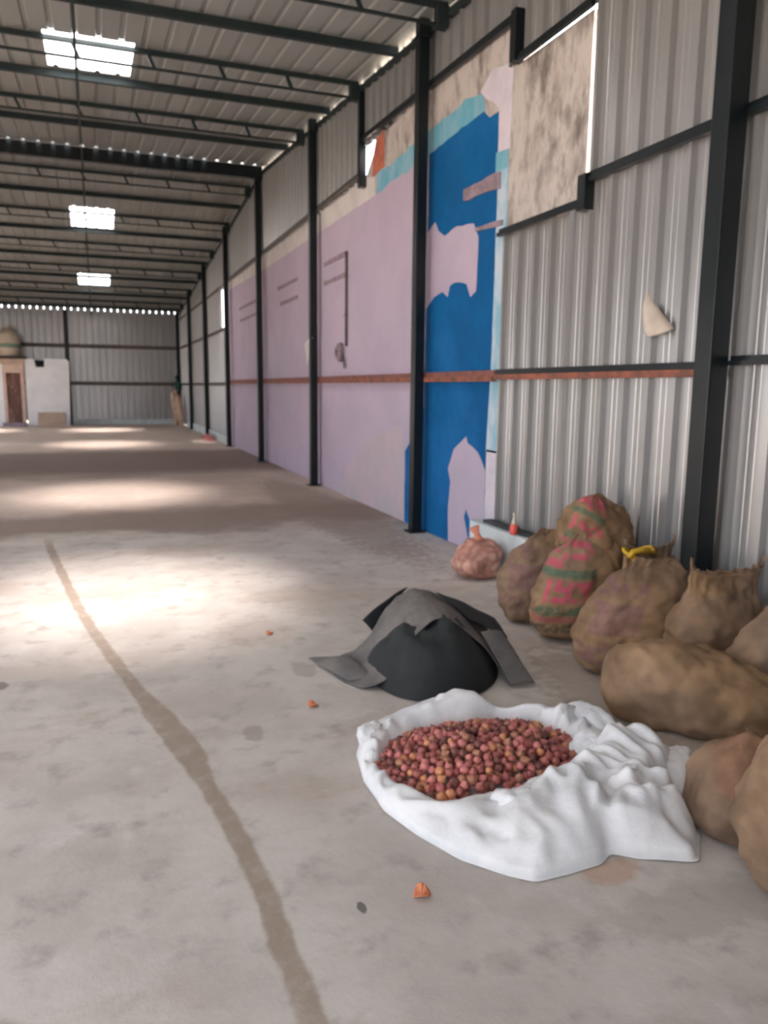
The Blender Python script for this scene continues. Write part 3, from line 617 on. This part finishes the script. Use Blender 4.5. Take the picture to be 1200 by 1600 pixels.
# ------------------------------------------------------------------ jute sacks
JT = srgb(142,118,97)[:3]; JD = srgb(110,91,77)[:3]; PK = srgb(206,60,110)[:3]; GR = srgb(22,104,88)[:3]; PU = srgb(116,78,96)[:3]; GY = srgb(112,98,92)[:3]; RD = srgb(178,52,52)[:3]
def mixv(a, b, t): return tuple(a[i]*(1-t)+b[i]*t for i in range(3))
def glyphs(u, vv, seed, cell=.055, fill=.62):
    """blocky broken strokes of worn print: 1 where ink is"""
    cx, cz = math.floor(u/cell), 0
    r_ = random.Random(int(cx*7919+seed*101)); pat = [[r_.random() < fill for _ in range(3)] for _ in range(4)]
    i = int((u/cell-cx)*3); j = min(3, max(0, int(vv*4)))
    return (u/cell-cx) < .86 and pat[j][i]
def sack(name, label, base, wd, dp, ht, rot=(0,0,0), lean=(0,0), ear=.04, seed=1, printf=None, style='lens', taper=0, nu=104, nv=64, topw=.86, topd=.10, sag=.12, group='full jute sacks in the row by the wall', seam=True):
    """Upright sack local frame: x width, y depth (front is -y), z up. Built posed in the world, origin at its base."""
    E_ = Euler(rot).to_matrix(); B = Vector(base); v = []; f = []; cols = []; rg = random.Random(seed)
    def sm(a, b, x): t_ = min(1, max(0, (x-a)/(b-a))); return t_*t_*(3-2*t_)
    for j in range(nv+1):
        t = j/nv
        if t < .10: q = t/.10; rw = .10+.80*math.sin(q*PI/2)**.7; z = ht*.05*(1-math.cos(q*PI/2))
        else: q = (t-.10)/.90; rw = 1; z = ht*(.05+.95*q)
        zz = z/ht
        Wf = rw*(.90+.14*math.sin(min(1, zz*1.15+.18)*PI)-.02)*(1-(1-topw)*sm(.72, 1.0, zz))
        Df = rw*(.88+.16*math.sin(min(1, zz*1.05+.2)*PI))*(1-(1-topd)*sm(.55, .97, zz)**1.25)
        if style == 'lens':
            Wf = rw*math.sin(PI*(.14+.79*zz))**.55*(1-.12*sm(.8, 1, zz))*(1-taper*sm(.1, 1, zz))
            Df = rw*math.sin(PI*(.16+.76*zz))**.6*(1-(1-topd)*sm(.62, .99, zz)**1.4)
        for i in range(nu):
            a = 2*PI*i/nu; ca, sa = math.cos(a), math.sin(a); e = .80
            x = math.copysign(abs(ca)**e, ca)*wd/2*Wf; y = math.copysign(abs(sa)**e, sa)*dp/2*Df
            zc = z + ear*ht*abs(ca)**6*sm(.85, 1, zz) - .03*ht*(1-abs(ca)**2)*sm(.8, 1, zz)
            p = Vector((x, y, zc))
            # folds radiating from the mouth, lumps lower down
            k = sm(.5, 1, zz)
            n1 = fbm((x*16+seed, y*16, zc*2.5+seed*3), 4)*.018*k
            n2 = fbm((x*5+seed*5, y*5, zc*5), 3)*.035
            n3 = noise.noise(Vector((x*26, y*26+seed, zc*26)))*.004
            d = Vector((ca*.9, sa, 0)).normalized() if j > 0 else Vector((0,0,0))
            p += d*(n1+n2*(1-.5*k)+n3)*rw
            p.x += lean[0]*zz**1.2; p.y += lean[1]*zz**1.2
            loc = p.copy(); wp = E_ @ p + B
            if wp.z < .006: # slump on the floor
                wp.z = .006+.0005*noise.noise(wp*9)
            v.append(wp)
            c = mixv(JT, JD, .5+.9*fbm((x*3+seed, y*3, zc*3), 3)*.8)
            c = mixv(c, srgb(160,124,80)[:3], .35*max(0, min(1, .5+1.5*noise.noise(Vector((x*2+seed*3, zc*2, seed))))))
            if printf:
                ink = printf(x/(wd/2), zz, y, a)
                if ink: c = mixv(c, ink[0], ink[1]*(.65+.35*noise.noise(Vector((x*60, y*60, zc*60)))))
            cols.append(c)
    for j in range(nv):
        for i in range(nu): f.append((j*nu+i, j*nu+(i+1) % nu, (j+1)*nu+(i+1) % nu, (j+1)*nu+i))
    f.append(tuple(range(nu))[::-1]); f.append(tuple(nv*nu+i for i in range(nu)))
    o = obj(name, v, f, M['jute'], None, True, loc=(base[0], base[1], base[2]))
    set_dye(o, cols); tag(o, label, 'sack', group)
    if seam:
        # stitched fringe along the mouth
        sv = []; sf = []; scol = []; ns = 34
        top = [(B + E_ @ Vector((math.copysign(abs(math.cos(a))**.8, math.cos(a))*wd/2*(.46 if style == 'lens' else topw)*.9+lean[0], 0+lean[1], ht*(.985+ear*abs(math.cos(a))**6-.03*(1-math.cos(a)**2))))) for a in [PI-PI*i/ns for i in range(ns+1)]]
        upd = E_ @ Vector((0,0,1)); fr = E_ @ Vector((0,-1,0))
        for i, p in enumerate(top):
            h = ht*(.035+.03*rg.random()+(.03 if i in (0,1,ns,ns-1) else 0)); wv = .014*math.sin(i*1.9+seed)
            for dz, dd in ((-.012,.0),(h*.5,wv*.6),(h,wv)):
                for s_ in (-1, 1):
                    q = p+upd*dz+fr*(dd+s_*.005)-Vector(base); sv.append(q); scol.append(mixv(JT, JD, rg.random()))
        for i in range(ns):
            for r2 in range(2):
                a0 = i*6+r2*2; b0 = a0+6
                sf += [(a0, b0, b0+2, a0+2), (b0+1, a0+1, a0+3, b0+3)]
            sf.append((i*6+4, i*6+10, i*6+11, i*6+5))
        so = obj('stitched_mouth', sv, sf, M['jute'], o, True); set_dye(so, scol)
    return o
def band(zz, a, b): return a <= zz < b
def pr_purple(seed, x0=-.95, x1=-.12):
    def f_(x, zz, y, a):
        if y > .02 or not (x0 < x < x1) : return None
        if band(zz, .70, .82) and glyphs(x, (zz-.70)/.12, seed, .3, .5): return (PU, .7)
        if band(zz, .38, .64): return (PU, .45+.2*(glyphs(x, (zz-.38)/.26, seed+1, .35, .6)))
        if band(zz, .12, .34) and glyphs(x, (zz-.12)/.22, seed+2, .22, .6): return (PU, .6)
    return f_
def pr_pink(seed, x0=-.95, x1=.02):
    def f_(x, zz, y, a):
        if y > .03 or not (x0 < x < x1): return None
        if band(zz, .70, .92) and glyphs(x, (zz-.70)/.22, seed, .55, .6): return (PK, .75)
        if band(zz, .61, .68): return (GR, .8)
        if band(zz, .38, .585) and glyphs(x, (zz-.38)/.2, seed+1, .42, .72): return (PK, .85)
        if band(zz, .26, .35) and glyphs(x, (zz-.26)/.09, seed+2, .14, .85): return (GR, .85)
        if band(zz, .20, .25): return (PK, .45)
        if band(zz, .10, .18) and glyphs(x, (zz-.10)/.09, seed+3, .14, .85): return (srgb(50,64,62)[:3], .8)
    return f_
def pr_grey(seed, x0=-.95, x1=.4):
    def f_(x, zz, y, a):
        if y > .03 or not (x0 < x < x1): return None
        if band(zz, .08, .82): return (GY, .35+.3*(glyphs(x, (zz % .2)/.2, seed+int(zz*5), .3, .5)))
    return f_
def pr_red(x, zz, y, a):
    if y < .05 and (abs(x+.56) < .02 or abs(x+.46) < .012): return (RD, .8)
def pr_reddish(x, zz, y, a):
    if y < .05 and zz > .55 and -.8 < x < 0: return (srgb(176,100,90)[:3], .22)
FR = 'jute sacks lying or leaning near the white sack'
sack('jute_sack', 'jute sack with faded purple print, farthest left of the row, beside the net bag', (2.60,4.26,0), .52, .34, .62, (0,0,-.10), (.16,.0), seed=1, printf=pr_purple(3), ear=.0, seam=False)
sack('jute_sack', 'jute sack with pink and green bands of worn print, standing second from the left', (2.64,3.90,0), .52, .34, .66, (0,0,-.12), (.17,.0), seed=2, printf=pr_pink(5), ear=.0, seam=False)
sack('jute_sack', 'plump jute sack with faded purple-grey print down its left side, left of the yellow cord', (2.56,3.29,0), .54, .36, .63, (0,0,-.25), (.20,.03), seed=4, printf=pr_purple(9), ear=.0, seam=False)
s5 = sack('jute_sack', 'jute sack close to the wall with a yellow cord at its mouth', (2.93,3.58,0), .38, .30, .60, (0,0,-.1), (.04,.0), seed=5, style='square', topw=.95, ear=.05)
sack('jute_sack', 'grey-printed jute sack with two upright ears, in front of the near column', (2.84,2.94,0), .50, .36, .61, (0,0,-.15), (.09,.02), ear=.05, seed=6, printf=pr_grey(2), style='square', topw=.9)
sack('jute_sack', 'plain tan jute sack cut by the right edge, right of the eared sack', (2.86,2.56,0), .50, .32, .62, (0,0,-.2), (.20,.03), seed=7, printf=pr_grey(7, -.9, -.2), ear=.0, seam=False)
sack('jute_sack', 'jute sack with pink and green lettering, tilted on top of the row', (2.82,4.02,.39), .52, .36, .47, (.0,.50,-.1), (-.04,0), seed=3, printf=pr_pink(8, -.95, -.3), topd=.4, ear=0, seam=False)
sack('jute_sack', 'half-empty jute sack lying flat on the floor in front of the row', (2.21,2.93,.16), .48, .34, .97, (0,1.60,-.90), (0,0), seed=8, taper=.4, topw=.6, topd=.2, ear=0, group=FR, seam=False)
sack('jute_sack', 'low slumped jute sack touching the crumpled white cloth', (2.04,1.90,0), .42, .36, .32, (0,0,-.5), (.10,.05), seed=9, printf=pr_reddish, topd=.35, group=FR)
sack('jute_sack', 'large jute sack with a thin red stripe at the lower right edge', (1.99,1.56,0), .56, .42, .60, (0,0,-.35), (.14,.02), seed=10, printf=pr_red, group=FR)
# yellow cord
b = MB()
b.tube([(2.86+.10*math.cos(a), 3.53+.05*math.sin(a), .60+.012*math.sin(3*a)) for a in [2*PI*i/14 for i in range(15)]], .010, 8)
b.tube([(2.80,3.50,.60),(2.77,3.46,.58),(2.79,3.44,.53),(2.83,3.45,.50)], .014, 8); b.tube([(2.88,3.48,.60),(2.82,3.46,.62),(2.76,3.46,.61),(2.74,3.46,.58)], .016, 8)
c_ = b.build('cord', M['yellow'], s5, True); c_.location = -Vector((2.93,3.58,0)); c_['label'] = 'yellow cord'

# ------------------------------------------------------------------ net bag of onions
def net_bag():
    base = Vector((2.82, 5.42, 0)); v = []; f = []; cols = []; nu, nv = 90, 56
    cells = [Vector((random.uniform(-.3,.3), random.uniform(-.3,.3), random.uniform(-.05,.45))) for _ in range(260)]
    for j in range(nv+1):
        t = j/nv; ph = t*PI*.93
        for i in range(nu):
            a = 2*PI*i/nu
            r = .215*math.sin(ph)**.8*(1.0 if t < .6 else 1-.10*(t-.6)/.4); z = .15-.17*math.cos(ph)
            z = max(z, .004); p = Vector((r*math.cos(a), r*.9*math.sin(a), z))
            ds = sorted((p-c).length for c in cells)[:2]
            n_ = max(-.01, .016-ds[0]*.32); q = p+Vector((math.cos(a), math.sin(a), .3)).normalized()*n_+Vector((math.cos(a), math.sin(a), 0))*.05*noise.noise(p*5); q.z = max(q.z, .004)
            v.append(q); k = min(1, max(0, (ds[1]-ds[0])*30)); cc = mixv(srgb(190,140,128)[:3], srgb(206,172,154)[:3], .5+.5*noise.noise(p*14)); cols.append(mixv(srgb(160,112,102)[:3], cc, k))
    for j in range(nv):
        for i in range(nu): f.append((j*nu+i, j*nu+(i+1) % nu, (j+1)*nu+(i+1) % nu, (j+1)*nu+i))
    f.append(tuple(nv*nu+i for i in range(nu))); f.append(tuple(range(nu))[::-1])
    o = obj('net_bag', v, f, M['net'], None, True, loc=base); o.location = base
    for vt, q in zip(o.data.vertices, v): vt.co = q
    set_dye(o, cols); tag(o, 'pink net bag bulging with onions at the left end of the sacks', 'bag')
    kv = MB(); kv.tube([(0,0,.29),(-.01,0,.33),(-.02,0,.36),(-.04,.01,.41)], [.05,.03,.022,.045], 12); kk = kv.build('knot', M['net'], o, True); set_dye(kk, [srgb(214,140,116)[:3]]*len(kk.data.vertices))
net_bag()

# ------------------------------------------------------------------ tarpaulin
def grid(nu, nv, fn):
    v = [fn(i/nu, j/nv) for j in range(nv+1) for i in range(nu+1)]
    return v, [(j*(nu+1)+i, j*(nu+1)+i+1, (j+1)*(nu+1)+i+1, (j+1)*(nu+1)+i) for j in range(nv) for i in range(nu)]
t_ = empty('tarpaulin', (1.60, 3.6, 0), 'crumpled dark grey tarpaulin heap with black inner side on the floor', 'tarpaulin')
def black(s_, t2):
    a = s_*2*PI; r = t2
    x = 1.60+.36*r*math.cos(a)*(1+.06*math.sin(3*a+1)); y = 3.58+.37*r*math.sin(a)*(1+.05*math.sin(2*a))
    h = .27*(max(0, 1-r**2.4))**.8
    h += .04*fbm((x*5, y*5, 1.3))*(1-r)+.055*(1-2*math.sqrt(noise.noise(Vector((x*6, y*3, 4)))**2+.006))*(1-r*r)
    return Vector((x-1.6, y-3.6, max(.005, h)))
v, f = grid(72, 30, black); obj('inner_side', v, f, M['tarpblack'], t_, True)
K1 = [(1.13,3.60,.008),(1.20,3.47,.02),(1.31,3.45,.07),(1.42,3.48,.19),(1.51,3.51,.285),(1.62,3.53,.325),(1.73,3.50,.285),(1.83,3.45,.19),(1.90,3.37,.07),(1.91,3.28,.01)]
K2 = [(1.06,3.88,.012),(1.19,3.90,.04),(1.31,3.88,.09),(1.39,3.88,.19),(1.46,3.88,.29),(1.57,3.90,.37),(1.69,3.90,.37),(1.83,3.86,.31),(1.99,3.76,.20),(2.04,3.42,.01)]
K3 = [(1.08,3.92,.008),(1.22,3.98,.01),(1.32,4.02,.02),(1.40,4.06,.05),(1.48,4.10,.08),(1.58,4.14,.09),(1.72,4.14,.08),(1.88,4.08,.06),(2.08,3.92,.02),(2.12,3.50,.008)]
def sp_(K, s0):
    x = s0*(len(K)-1); i = min(int(x), len(K)-2); q = x-i
    P = [Vector(K[max(0, min(len(K)-1, i+d))]) for d in (-1, 0, 1, 2)]
    return .5*((2*P[1])+(P[2]-P[0])*q+(2*P[0]-5*P[1]+4*P[2]-P[3])*q*q+(3*P[1]-P[0]-3*P[2]+P[3])*q**3)
def grey(s_, t2):
    p = sp_(K1, s_).lerp(sp_(K2, s_), t2/.6) if t2 < .6 else sp_(K2, s_).lerp(sp_(K3, s_), (t2-.6)/.4)
    e = math.sin(s_*PI)
    p.z += e*(.02*fbm((p.x*5, p.y*5, 7))+.022*(1-2*math.sqrt(noise.noise(Vector((p.x*7, p.y*2.5, 14)))**2+.015))*math.sin(min(1, t2*1.3+.1)*PI))
    p.z = max(p.z, .008)
    return p-Vector((1.6,3.6,0))
v, f = grid(90, 40, grey); o = obj('outer_flap', v, f, M['tarp'], t_, True); o['label'] = 'grey outer flap'
md = o.modifiers.new('t', 'SOLIDIFY'); md.thickness = .006
def quad_flap(c, mt, nm, amp=.02, sd_=1):
    P = [Vector(q) for q in c]
    def fn(s_, t2):
        p = P[0].lerp(P[1], s_).lerp(P[3].lerp(P[2], s_), t2); b_ = math.sin(s_*PI)+math.sin(t2*PI)
        p.z += amp*b_*.6+amp*noise.noise(Vector((p.x*8, p.y*8, sd_))); p.z = max(.007, p.z); return p-Vector((1.6,3.6,0))
    v, f = grid(20, 16, fn); o = obj(nm, v, f, mt, t_, True); md = o.modifiers.new('t', 'SOLIDIFY'); md.thickness = .006; return o
quad_flap([(1.33,3.92,.22),(1.60,3.93,.385),(1.50,4.0,.20),(1.44,3.92,.06)], M['tarpblack'], 'corner_flap', .02, 1)
quad_flap([(1.74,3.84,.365),(2.08,3.78,.20),(2.02,3.52,.17),(1.83,3.60,.27)], M['tarpblack'], 'corner_flap', .012, 2)
quad_flap([(1.84,3.48,.235),(1.97,3.50,.215),(2.03,3.24,.02),(1.90,3.26,.02)], M['tarp'], 'corner_flap', .012, 3)
quad_flap([(1.03,3.95,.015),(1.22,3.80,.06),(1.26,3.52,.03),(1.15,3.58,.01)], M['tarp'], 'corner_flap', .015, 4)

# ------------------------------------------------------------------ white woven sack spread open, with its heap of onions
CX, CY = 1.40, 2.56
outer = [(.94,2.84),(.895,2.61),(.90,2.39),(.95,2.22),(1.03,2.04),(1.13,1.92),(1.2,1.86),(1.32,1.86),(1.45,1.87),(1.51,1.91),(1.58,1.85),(1.75,1.77),(1.87,1.90),(1.93,2.08),(2.03,2.18),(2.14,2.26),(2.10,2.34),(1.98,2.34),(1.95,2.48),(1.98,2.66),(1.97,2.80),(1.81,2.83),(1.62,2.95),(1.47,3.13),(1.27,3.08),(1.09,3.02),(1.0,2.95)]
inner = [(.955,2.66),(1.08,2.83),(1.24,2.90),(1.44,2.89),(1.6,2.87),(1.77,2.76),(1.83,2.61),(1.76,2.40),(1.6,2.31),(1.35,2.27),(1.19,2.27),(1.08,2.30),(1.03,2.39),(.985,2.5)]
def radial(poly):
    P_ = [((p[0]-CX), (p[1]-CY)) for p in poly]
    def r(a):
        dx, dy = math.cos(a), math.sin(a); best = .02
        for i in range(len(P_)):
            x1, y1 = P_[i]; x2, y2 = P_[(i+1) % len(P_)]; ex, ey = x2-x1, y2-y1; den = dx*ey-dy*ex
            if abs(den) < 1e-9: continue
            t = (x1*ey-y1*ex)/den; u = (x1*dy-y1*dx)/den
            if t > 0 and -1e-6 <= u <= 1+1e-6: best = max(best, t)
        return best
    return r
ro, ri = radial(outer), radial(inner)
def smooth_tab(r, n=240, k=2):
    T_ = [r(2*PI*i/n) for i in range(n)]
    for _ in range(k): T_ = [(T_[i-1]+2*T_[i]+T_[(i+1) % n])/4 for i in range(n)]
    return T_
NA = 360; RO = smooth_tab(ro, NA, 2); RI = smooth_tab(ri, NA, 4)
def heap(x, y):
    a = math.atan2(y-CY, x-CX) % (2*PI); r = math.hypot(x-CX, y-CY); rr = RI[int(a/(2*PI)*NA) % NA]
    q = r/rr
    return .022+.085*max(0, 1-q**2.2)
def cloth():
    NR = 58; v = []; f = []
    for j in range(NR+1):
        t = j/NR
        for i in range(NA):
            a = 2*PI*i/NA; r0, r1 = RI[i], RO[i]; gap = r1-r0; r0 = r0*.80
            if t < .2: r = r0*t/.2; q = -1
            else: q = (t-.2)/.8; r = r0+(r1-r0)*q
            x, y = CX+r*math.cos(a), CY+r*math.sin(a)
            if q < 0: z = .006
            else:
                re = (r-RI[i])/max(gap, .02)    # 0 at pile edge, 1 at outline
                wd = min(1, gap/.35)
                rim = .050+.030*noise.noise(Vector((math.cos(a)*2.2, math.sin(a)*2.2, 3)))+.02*wd
                if math.sin(a) > .3: rim += .022
                prof = max(0, 1-((re-.28)/.72)**2) if re > .28 else max(0, 1-((.28-re)/(.28+.25))**1.5)
                z = .006+rim*prof**.7
                # folds
                big = max(0, min(1, (x-1.05)/.5))*wd
                def rg_(q, w_=.02): return max(0, 1-2.2*math.sqrt(q*q+w_))
                wx = noise.noise(Vector((x*2.3, y*2.3, 5)))*.9; wy = noise.noise(Vector((x*2.3+9, y*2.3, 5)))*.9
                fx, fy = (x*.85+y*.5), (-x*.5+y*.85)
                n1 = rg_(noise.noise(Vector((fx*2.6+wx, fy*6.0+wy, 9))))
                n2 = rg_(noise.noise(Vector((x*6.5+wx, y*3.0+wy, 21))))
                n3 = noise.noise(Vector((x*7, y*7, 2)))
                n4 = rg_(noise.noise(Vector((x*9+wx*2, y*8+wy*2, 33))), .03)
                edge = min(1, max(0, (1-re)*5))*min(1, max(0, (re+.1)*4))
                n5 = rg_(noise.noise(Vector((x*15+wx*3, y*9+wy*3, 61))), .025)
                z += edge*big*(.075*n1+.055*n2+.040*n4+.012*n3+.022*n5*max(0, min(1, (x-1.35)/.3)))
                z += edge*(1-big)*(.030*n4+.008*n3)
                z = max(.005, z)
                if re > .96: z = .005+.012*max(0, n3)*big
            v.append((x, y, z))
    for j in range(NR):
        for i in range(NA): f.append((j*NA+i, j*NA+(i+1) % NA, (j+1)*NA+(i+1) % NA, (j+1)*NA+i))
    o = obj('open_sack', v, f, M['white_cloth'], None, True, loc=(CX, CY, 0))
    md = o.modifiers.new('t', 'SOLIDIFY'); md.thickness = .002; md.offset = 1
    tag(o, 'crumpled white woven sack spread open on the floor under the red onions', 'sack')
    # bunched lengths of cloth on the right
    for k, (pts, rad, sd_) in enumerate((
        ([(1.93,2.82,.03),(1.96,2.76,.09),(1.99,2.66,.08),(2.00,2.54,.05),(2.02,2.42,.05)], .05, 1),
        ([(1.72,2.44,.06),(1.80,2.47,.09),(1.88,2.46,.09),(1.93,2.42,.06)], .045, 2),
        ([(1.35,2.24,.05),(1.45,2.26,.07),(1.60,2.28,.075),(1.74,2.34,.07),(1.85,2.36,.05)], .035, 3),
        ([(1.62,2.12,.05),(1.72,2.2,.07),(1.84,2.26,.08),(1.96,2.30,.07),(2.10,2.30,.07)], .045, 4),
        ([(1.52,1.94,.03),(1.56,2.04,.06),(1.60,2.14,.075),(1.62,2.22,.06)], .04, 5),
        ([(2.12,2.36,.04),(2.08,2.26,.09),(2.02,2.16,.07),(1.94,2.06,.04)], .045, 6),
        ([(.96,2.78,.06),(.985,2.84,.09),(1.03,2.88,.09),(1.07,2.93,.06)], .032, 7),
        ([(1.22,2.23,.03),(1.27,2.20,.08),(1.33,2.14,.09),(1.36,2.06,.05)], .045, 8),
        ([(1.18,2.98,.05),(1.32,3.03,.075),(1.48,3.05,.08),(1.6,2.97,.06)], .030, 9))):
        vv = []; ff = []; n_, mseg = 26, 28; P_ = [Vector(p) for p in pts]
        for i in range(mseg+1):
            s_ = i/mseg*(len(P_)-1); q = min(int(s_), len(P_)-2); c0 = P_[q].lerp(P_[q+1], s_-q); d = (P_[min(q+1, len(P_)-1)]-P_[q]).normalized()
            a1 = d.cross(Vector((0,0,1))).normalized(); b1 = a1.cross(d); rr = rad*(math.sin((.06+.88*i/mseg)*PI))**.55
            for j in range(n_):
                an = 2*PI*j/n_; g_ = 1+.45*noise.noise(Vector((math.cos(an)*1.8+sd_*7, math.sin(an)*1.8, i*.12)))+.25*noise.noise(Vector((math.cos(an)*4+sd_, math.sin(an)*4, i*.4)))
                p = c0+(a1*math.cos(an)*1.25+b1*math.sin(an)*.85)*rr*g_; p.z = max(.004, p.z); vv.append(p-Vector((CX,CY,0)))
        for i in range(mseg):
            for j in range(n_): ff.append((i*n_+j, i*n_+(j+1) % n_, (i+1)*n_+(j+1) % n_, (i+1)*n_+j))
        ff += [tuple(range(n_))[::-1], tuple(mseg*n_+j for j in range(n_))]
        obj('cloth_fold', vv, ff, M['white_cloth'], o, True)
cloth()

# onions
def onion_mat(nm, c1, c2):
    return mat(nm, c1, .42, 0, c2, 60, 3, .35, .65, bump=.08, bscale=120, stretch=(1,1,.25), spec=.4)
OM = [onion_mat('red_onion_skin', srgb(140,72,72), srgb(168,100,92)), onion_mat('pink_onion_skin', srgb(184,100,104), srgb(194,126,116)), onion_mat('brown_onion_skin', srgb(176,124,98), srgb(150,96,80)),
      onion_mat('dark_onion_skin', srgb(98,56,56), srgb(124,76,68)), onion_mat('tan_onion_skin', srgb(204,146,106), srgb(182,114,84))]
def onion_mesh(k, R0):
    n_ = 10; prof = [(.12,-.86),(.55,-.74),(.92,-.34),(1.0,.05),(.86,.45),(.48,.80),(.20,1.02),(.10,1.32)]
    rg = random.Random(k); st = .9+.25*rg.random()
    v = [(0,0,-.88*R0)]+[(r*R0*math.cos(2*PI*i/n_)*(1+.05*math.sin(2*i+k)), r*R0*math.sin(2*PI*i/n_), z*R0*st) for r, z in prof for i in range(n_)]+[(0,0,1.38*R0*st)]
    f = [(0, 1+(i+1) % n_, 1+i) for i in range(n_)]
    for j in range(len(prof)-1): f += [(1+j*n_+i, 1+j*n_+(i+1) % n_, 1+(j+1)*n_+(i+1) % n_, 1+(j+1)*n_+i) for i in range(n_)]
    l = 1+(len(prof)-1)*n_; f += [(l+i, l+(i+1) % n_, len(v)-1) for i in range(n_)]
    return v, f
om = []
for k in range(10):
    v, f = onion_mesh(k, .0180); me = bpy.data.meshes.new('red_onion'); me.from_pydata(v, [], f); me.update(); me.polygons.foreach_set('use_smooth', [True]*len(me.polygons)); me.materials.append(OM[(0,1,2,3,4,0,1,3,2,0)[k]]); om.append(me)
random.seed(21)
pts = []; tries = 0
while tries < 26000:
    tries += 1
    x, y = random.uniform(.93, 1.86), random.uniform(2.22, 2.93)
    a = math.atan2(y-CY, x-CX) % (2*PI); r = math.hypot(x-CX, y-CY)
    if r > RI[int(a/(2*PI)*NA) % NA]*.985: continue
    if all((x-p)**2+(y-p_)**2 > .0305**2 for p, p_ in pts): pts.append((x, y))
pts.sort(key=lambda p: p[1]*fwd.y+p[0]*fwd.x)
stuff = MB(); smi = []
def rnd_rot(): return Euler((random.gauss(0, .9), random.gauss(0, .9), random.uniform(0, 6.28)))
for i, (x, y) in enumerate(pts):
    z = heap(x, y)+.012+random.uniform(-.006, .007); sc_ = random.uniform(.86, 1.18); k = random.randrange(10)
    if i < 300:
        o = bpy.data.objects.new('red_onion', om[k]); COL.objects.link(o); o.location = (x, y, z); o.rotation_euler = rnd_rot(); o.scale = (sc_,)*3
        tag(o, 'small red onion in the heap on the open white sack', 'onion', 'onions heaped on the white sack')
    else:
        R3 = rnd_rot().to_matrix(); vv = [R3 @ (Vector(q.co)*sc_)+Vector((x, y, z)) for q in om[k].vertices]; stuff.add(vv, [tuple(p.vertices) for p in om[k].polygons]); smi += [k % 5]*len(om[k].polygons)
for _ in range(620):   # the layer below, seen only between the top onions
    x, y = random.uniform(.93, 1.86), random.uniform(2.22, 2.93); a = math.atan2(y-CY, x-CX) % (2*PI)
    if math.hypot(x-CX, y-CY) > RI[int(a/(2*PI)*NA) % NA]*.97: continue
    k = random.randrange(10); R3 = rnd_rot().to_matrix(); z = max(.018, heap(x, y)-.010)
    vv = [R3 @ Vector(q.co)+Vector((x, y, z)) for q in om[k].vertices]; stuff.add(vv, [tuple(p.vertices) for p in om[k].polygons]); smi += [(0,1,2,3,4,0,1,3,2,0)[k]]*len(om[k].polygons)
o = stuff.build('onion_heap', OM[0], None, True, loc=(CX, CY, 0))
for m_ in OM[1:]: o.data.materials.append(m_)
o.data.polygons.foreach_set('material_index', smi)
tag(o, 'lower and farther red onions filling the heap on the white sack', 'onions', None, 'stuff')

# ------------------------------------------------------------------ peels on the floor
def peel(x, y, r, label, seed):
    def fn(s_, t2):
        a = s_*2*PI; q = r*t2*(1+.35*noise.noise(Vector((math.cos(a)*1.5, math.sin(a)*1.5, seed))))
        return Vector((q*math.cos(a)*1.2, q*math.sin(a), .003+.012*t2*t2*(1+math.sin(2*a+seed))))
    v, f = grid(20, 5, fn); o = obj('onion_peel', v, f, M['peel'], None, True); o.location = (x, y, 0); o.rotation_euler = (0, 0, seed); tag(o, label, 'peel')
    md = o.modifiers.new('t', 'SOLIDIFY'); md.thickness = .001
peel(.845, 1.92, .026, 'orange onion peel on the floor in front of the white sack', 1)
peel(.90, 3.37, .022, 'small reddish onion peel left of the tarpaulin and white sack', 2)
peel(.93, 4.50, .018, 'tiny red peel far left of the tarpaulin', 3)
